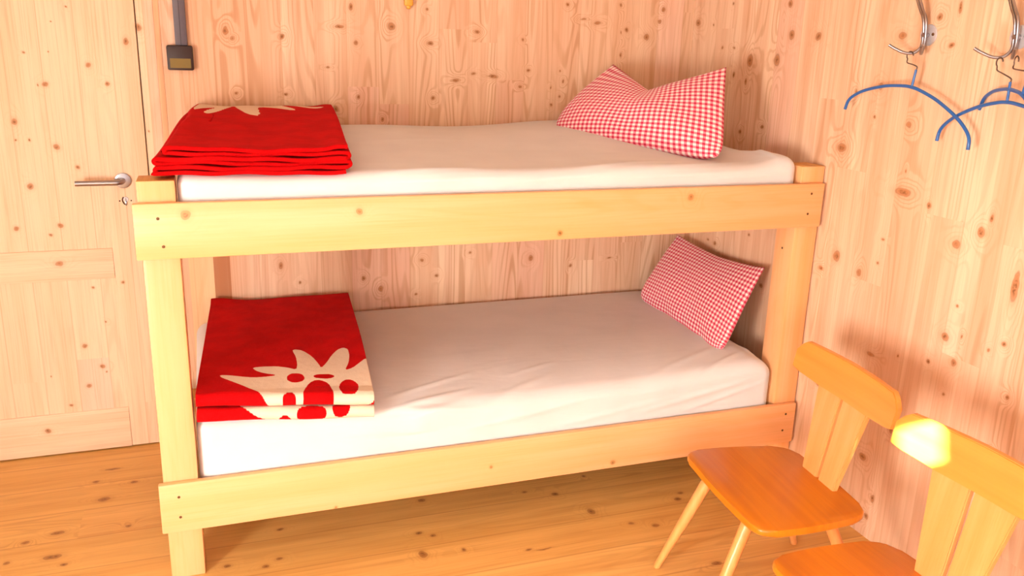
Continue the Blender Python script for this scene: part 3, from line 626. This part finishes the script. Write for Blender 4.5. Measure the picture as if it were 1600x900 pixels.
# ------------------------------------------------------------------ pillows
def make_pillow(name, ctrl, thick, mat, label, chop=0.0, nrm=(-1, -.3, .5), back=1.0):
    """ctrl: 3x3 points [u][v] through which the mid-surface runs"""
    Cp = np.array(ctrl, float)
    n, m_ = 110, 70
    u = np.linspace(0, 1, n); v = np.linspace(0, 1, m_)
    def lag(t): return np.stack([2*(t-.5)*(t-1), 4*t*(1-t), 2*t*(t-.5)], -1)
    Bu, Bv = lag(u), lag(v)
    mid = np.einsum('ua,vb,abk->uvk', Bu, Bv, Cp)
    sq = (.10*np.exp(-v/.10) + .03)*1.0                 # rounded lower corners
    mid = mid + (mid[n//2:n//2+1] - mid)*(sq[None, :]*np.abs(2*u-1)[:, None]**6)[..., None]
    sq2 = (.22*np.abs(2*u-1)**8)[:, None]*np.exp(-v/.12)[None, :]*1.0
    mid = mid + (mid[:, m_//2:m_//2+1] - mid)*sq2[..., None]
    if chop:      # knocked-in top edge: straight-sided V instead of a soft arc
        e_ = np.abs(2*u-1)[:, None, None]; vv_ = (v[None, :, None])**2
        top_c = mid[:, -1:, :]; lin_ = Cp[1, 2] + np.where(u[:, None, None] < .5, (Cp[0, 2]-Cp[1, 2]), (Cp[2, 2]-Cp[1, 2]))*e_**1.25
        mid = mid + (lin_ - top_c)*vv_*chop
    du = np.gradient(mid, axis=0); dv = np.gradient(mid, axis=1)
    nr = np.cross(dv, du); nr /= np.linalg.norm(nr, axis=2, keepdims=True)
    if (nr.mean((0, 1)) @ np.array(nrm)) < 0: nr = -nr
    U, V_ = np.meshgrid(u, v, indexing='ij')
    prof = (np.clip(4*U*(1-U), 0, 1)**.48)*(np.clip(V_, 0, 1)**.32)*(np.clip(1-V_, 0, 1)**.62)*1.5
    if chop:
        prof = prof*(1-.35*chop*np.exp(-((U-.5)/.14)**2)*smooth((V_-.45)/.5))
    fold = .004*np.sin(U*31+V_*7)*np.exp(-V_/.15) + .003*np.sin(V_*27+U*5)*(np.exp(-U/.08)+np.exp(-(1-U)/.08)) + .003*np.sin(U*14+V_*11)
    front = mid + nr*((thick*prof) + fold*np.minimum(1, prof*1.5))[..., None]
    rear = mid - nr*(thick*back*prof)[..., None]
    me = bpy.data.meshes.new(name)
    idx = np.arange(n*m_).reshape(n, m_); F = np.stack([idx[:-1,:-1], idx[1:,:-1], idx[1:,1:], idx[:-1,1:]], -1).reshape(-1, 4)
    N_ = n*m_
    F2 = F[:, ::-1] + N_
    me.from_pydata(np.concatenate([front.reshape(-1, 3), rear.reshape(-1, 3)]).tolist(), [], np.concatenate([F, F2]).tolist())
    uvl = me.uv_layers.new(name='UVMap'); uvs = np.stack([U, V_], -1).reshape(-1, 2); uvs = np.concatenate([uvs, uvs])
    vi = np.empty(len(me.loops), int); me.loops.foreach_get('vertex_index', vi)
    uvl.data.foreach_set('uv', uvs[vi].ravel().astype(np.float32))
    bm = bmesh.new(); bm.from_mesh(me); bmesh.ops.remove_doubles(bm, verts=bm.verts[:], dist=.0002)
    bmesh.ops.recalc_face_normals(bm, faces=bm.faces[:]); bm.to_mesh(me); bm.free()
    for p in me.polygons: p.use_smooth = True
    o = new_obj(name, me, mat); tag(o, label, 'pillow', 'gingham pillows')
    return o
make_pillow('pillow', [[(1.495,.765,1.215),(1.512,.78,1.30),(1.755,.850,1.480)],[(1.63,.42,1.200),(1.67,.45,1.31),(1.745,.52,1.395)],[(1.805,.055,1.185),(1.85,.16,1.33),(1.930,.310,1.490)]], .072, M['gingham'], 'red and white gingham pillow chopped in the middle, standing on the upper mattress', 1.0)
make_pillow('pillow', [[(1.92,.84,.490),(1.98,.80,.63),(2.10,.83,.77)],[(1.950,.47,.480),(2.01,.48,.62),(2.115,.52,.745)],[(1.90,.12,.465),(2.00,.17,.61),(2.12,.215,.775)]], .050, M['gingham2'], 'red and white gingham pillow on the lower mattress, leaning against the side wall', 0.3)

# ------------------------------------------------------------------ chairs
def rounded(pts, rads, n=6):
    out = []; N2 = len(pts)
    for i, p in enumerate(pts):
        p = Vector(p); a = Vector(pts[i-1]); b = Vector(pts[(i+1) % N2]); r = rads[i]
        d1 = (a-p).normalized(); d2 = (b-p).normalized(); p1 = p+d1*r; p2 = p+d2*r
        for k in range(n+1):
            t = k/n; out.append(tuple((p1*(1-t)**2 + p*2*t*(1-t) + p2*t*t)))
    return out
def make_chair(loc, rz, label):
    """local x runs from the seat front to the back, y to the sitter's right; origin on the floor under the front edge"""
    t = thing('wooden_chair', label, 'chair', (loc[0], loc[1], 0), rz, 'varnished wooden chairs')
    h, wf, wr, D, ub, uc, zc = .345, .234, .210, .350, .326, .389, .697
    out = rounded([(0, -wf), (D*.42, -wf-.004), (D, -wr), (D+.012, 0), (D, wr), (D*.42, wf+.004), (0, wf), (-.010, 0)], [.05, .08, .06, .08, .06, .08, .05, .1], 5)
    slab_poly('seat', out, h-.020, h, M['chair'], t, bev=.006)
    lean = (uc-ub)/(zc-h)
    # two tapered back boards with a slot between them
    for s in (1, -1):
        z0, z1 = h-.004, zc-.075
        bm = bmesh.new()
        def P(y, z, d): return (ub+(z-h)*lean+d, y, z)
        q = [(s*.005, z0), (s*.078, z0), (s*.120, z1), (s*.006, z1)]
        a = [bm.verts.new(P(y, z, -.009)) for y, z in q]; b = [bm.verts.new(P(y, z, .009)) for y, z in q]
        bm.faces.new(a); bm.faces.new(b[::-1])
        for i in range(4): bm.faces.new((a[i], b[i], b[(i+1) % 4], a[(i+1) % 4]))
        bmesh.ops.bevel(bm, geom=bm.edges[:], offset=.003, segments=2, affect='EDGES')
        finish('back_slat', bm, M['chairback'], t, smooth=True)
    # crest board: curved across, chamfered upper corners
    bm = bmesh.new(); nseg = 26; W2 = .236
    def crest(y, v, d):
        e = abs(y)/W2
        zl = zc-.104 + .012*max(0, e-.45)*1.5; zt = zc + .004 - .004*e
        if e > .88:
            k = (e-.88)/.12; zt -= .034*k; zl += .006*k
        z = zl + (zt-zl)*v
        x = ub + (z-h)*lean + d - .016*(e**2) - .004
        return (x, y, z)
    ys = [-W2 + 2*W2*i/nseg for i in range(nseg+1)]
    grid = {}
    for i, y in enumerate(ys):
        for j, v in enumerate([0, .5, 1]):
            for k, d in enumerate((-.009, .009)): grid[i, j, k] = bm.verts.new(crest(y, v, d))
    for i in range(nseg):
        for j in range(2):
            bm.faces.new((grid[i,j,0], grid[i+1,j,0], grid[i+1,j+1,0], grid[i,j+1,0]))
            bm.faces.new((grid[i,j,1], grid[i,j+1,1], grid[i+1,j+1,1], grid[i+1,j,1]))
        bm.faces.new((grid[i,2,0], grid[i+1,2,0], grid[i+1,2,1], grid[i,2,1]))
        bm.faces.new((grid[i,0,0], grid[i,0,1], grid[i+1,0,1], grid[i+1,0,0]))
    for i in (0, nseg):
        for j in range(2): bm.faces.new((grid[i,j,0], grid[i,j+1,0], grid[i,j+1,1], grid[i,j,1]))
    bmesh.ops.recalc_face_normals(bm, faces=bm.faces[:])
    es = [e for e in bm.edges if len(e.link_faces) == 2 and e.calc_face_angle(0) > .9]
    bmesh.ops.bevel(bm, geom=es, offset=.0025, segments=2, affect='EDGES')
    finish('crest_rail', bm, M['chaircrest'], t, smooth=True)
    for fx, fy, tx, ty in ((-.096, .150, .035, .110), (-.096, -.165, .035, -.125), (.40, .185, .27, .11), (.40, -.185, .27, -.11)):
        tube('leg', [(tx, ty, h-.022), (tx+(fx-tx)*.1, ty+(fy-ty)*.1, (h-.022)*.9), (tx+(fx-tx)*.4, ty+(fy-ty)*.4, (h-.022)*.6), (fx, fy, .004), (fx, fy, 0)], [.0165, .0175, .0165, .0105, .0095], M['leg'], t, 18)
    return t
make_chair((1.503, -.504), -.100, 'varnished wooden chair at the end of the bunk, whole seat in view beside the wall')
make_chair((1.431, -1.076), .034, 'varnished wooden chair at the bottom right corner, crest rail glaring, seat cut off')

# ------------------------------------------------------------------ wall fittings
sw = thing('light_switch', 'dark brown square surface-mounted light switch above the upper bunk', 'switch', (.125, YB, 1.466))
def relbox(name, a, b, mat, root, bev):
    l = root.location; o = box(name, tuple(a[i]-l[i] for i in range(3)), tuple(b[i]-l[i] for i in range(3)), mat, root, bev); return o
relbox('housing', (.082, YB-.034, 1.424), (.168, YB, 1.508), M['brown'], sw, .006)
bm = bmesh.new()
for q in [[(-.034, -.0348, -.002), (.034, -.0348, -.002), (.034, -.037, -.034), (-.034, -.037, -.034)]]:
    a = [bm.verts.new(p) for p in q]; b = [bm.verts.new((p[0], -.030, p[2])) for p in q]
    bm.faces.new(a); bm.faces.new(b[::-1])
    for i in range(4): bm.faces.new((a[i], b[i], b[(i+1) % 4], a[(i+1) % 4]))
finish('rocker', bm, M['brass'], sw)['label'] = 'olive brass coloured rocker'
tr = thing('cable_duct', 'grey vertical plastic cable duct running up from the brown switch', 'cable duct', (.132, YB, 1.508))
relbox('channel', (.112, YB-.020, 1.508), (.152, YB, H), M['grey'], tr, .002)
relbox('cover_joint', (.1300, YB-.0212, 1.508), (.1318, YB-.0195, H), M['greyline'], tr, 0)
# wooden peg hanging into the top edge of the view
pg = bpy.data.meshes.new('t'); bpy.data.meshes.remove(pg)
bm = bmesh.new()
box_bm(bm, (.924, YB-.024, 1.672), (.957, YB, 2.0), .006, 3); box_bm(bm, (.932, YB-.019, 1.661), (.949, YB-.004, 1.680), .006, 3)
tag(finish('wooden_batten', bm, M['yellow'], smooth=True), 'rounded lower end of a yellow wooden batten at the top edge of the back wall', 'batten')

def make_hook(y, z, label):
    t = thing('coat_hook', label, 'coat hook', (XR, y, z), 0, 'steel coat hooks on the side wall')
    bm = bmesh.new(); tube_bm(bm, [(0, 0, 0), (-.003, 0, 0), (-.004, 0, 0)], [.030, .030, .029], 32)
    pl_ = finish('backplate', bm, M['plate'], t, smooth=True)
    for dy in (-.018, .018):
        bm = bmesh.new(); tube_bm(bm, [(-.003, dy, .002), (-.0055, dy, .002), (-.006, dy, .002)], [.0045, .0045, .003], 12); finish('screw', bm, M['screw'], pl_)
    for s in (1, -1):
        o = .0045*s
        pts = [(-.108, o, .175), (-.072, o, .118), (-.040, o, .066), (-.030, o, .052), (-.022, o, .032), (-.017, o, 0), (-.017, o, -.028),
               (-.024, o+.003*s, -.042), (-.034, o+.012*s, -.051), (-.050, o+.026*s, -.051), (-.068, o+.044*s, -.041), (-.082, o+.058*s, -.030)]
        tube('hook_rod', spline(pts, 6), .0042, M['steel'], t, 14)
    tube('spacer', [(0, 0, 0), (-.024, 0, 0)], .006, M['steel'], t, 12)
    return t
HOOK1 = (-.337, 1.605); HOOK2 = (-.640, 1.600)
make_hook(*HOOK1, 'steel double coat hook nearer the bunk, one blue hanger on it')
make_hook(*HOOK2, 'steel double coat hook at the right edge of view, two blue hangers on it')

def make_hanger(apex, hookpt, yaw, roll, label, half=.25, lo=(-.115, -.115)):
    """arms lie in local y-z; apex is the top of the arc"""
    t = thing('clothes_hanger', label, 'clothes hanger', apex, 0, 'blue clothes hangers')
    t.rotation_euler = (roll, 0, yaw)
    prof = [(-1, -.118), (-.975, -.090), (-.89, -.068), (-.72, -.044), (-.42, -.017), (-.15, -.003), (0, 0), (.15, -.003), (.42, -.017), (.72, -.044), (.89, -.068), (.975, -.090), (1, -.118)]
    pts = spline([(0, half*a, b) for a, b in prof], 6)
    tube('arms', pts, .0048, M['blue'], t, 12)
    tube('stem', [(0, 0, -.002), (0, 0, .050)], .0035, M['blue'], t, 10)
    inv = (Matrix.Translation(apex) @ Matrix.Rotation(yaw, 4, 'Z') @ Matrix.Rotation(roll, 4, 'X')).inverted()
    hp = inv @ Vector(hookpt)
    r = .012
    c = hp - Vector((0, 0, r+.004))
    w_ = [Vector((0, 0, .048)), Vector((0, 0, .058)), Vector((0, c.y*.5-.006, (.058+c.z-r)/2)), c + Vector((0, .004, -r-.004))]
    for k in range(0, 9):
        a = math.radians(-55 + k*28); w_.append(c + Vector((0, math.cos(a)*r, math.sin(a)*r+.004)))
    tube('wire_hook', spline(w_, 4), .0019, M['wire'], t, 8)
    return t
make_hanger((XR-.055, -.358, 1.459), (XR-.042, -.322, 1.558), .0, .14, 'blue arched clothes hanger on the hook nearer the bunk')
make_hanger((XR-.075, -.700, 1.440), (XR-.042, -.628, 1.548), -.18, -.02, 'blue arched clothes hanger on the right hook, nearer the viewer, arm overlapping its neighbour')
make_hanger((XR-.105, -.765, 1.462), (XR-.055, -.690, 1.552), -.46, .3, 'blue clothes hanger mostly outside the right edge, hung behind the overlapping one', half=.21)
bpy.context.view_layer.update()
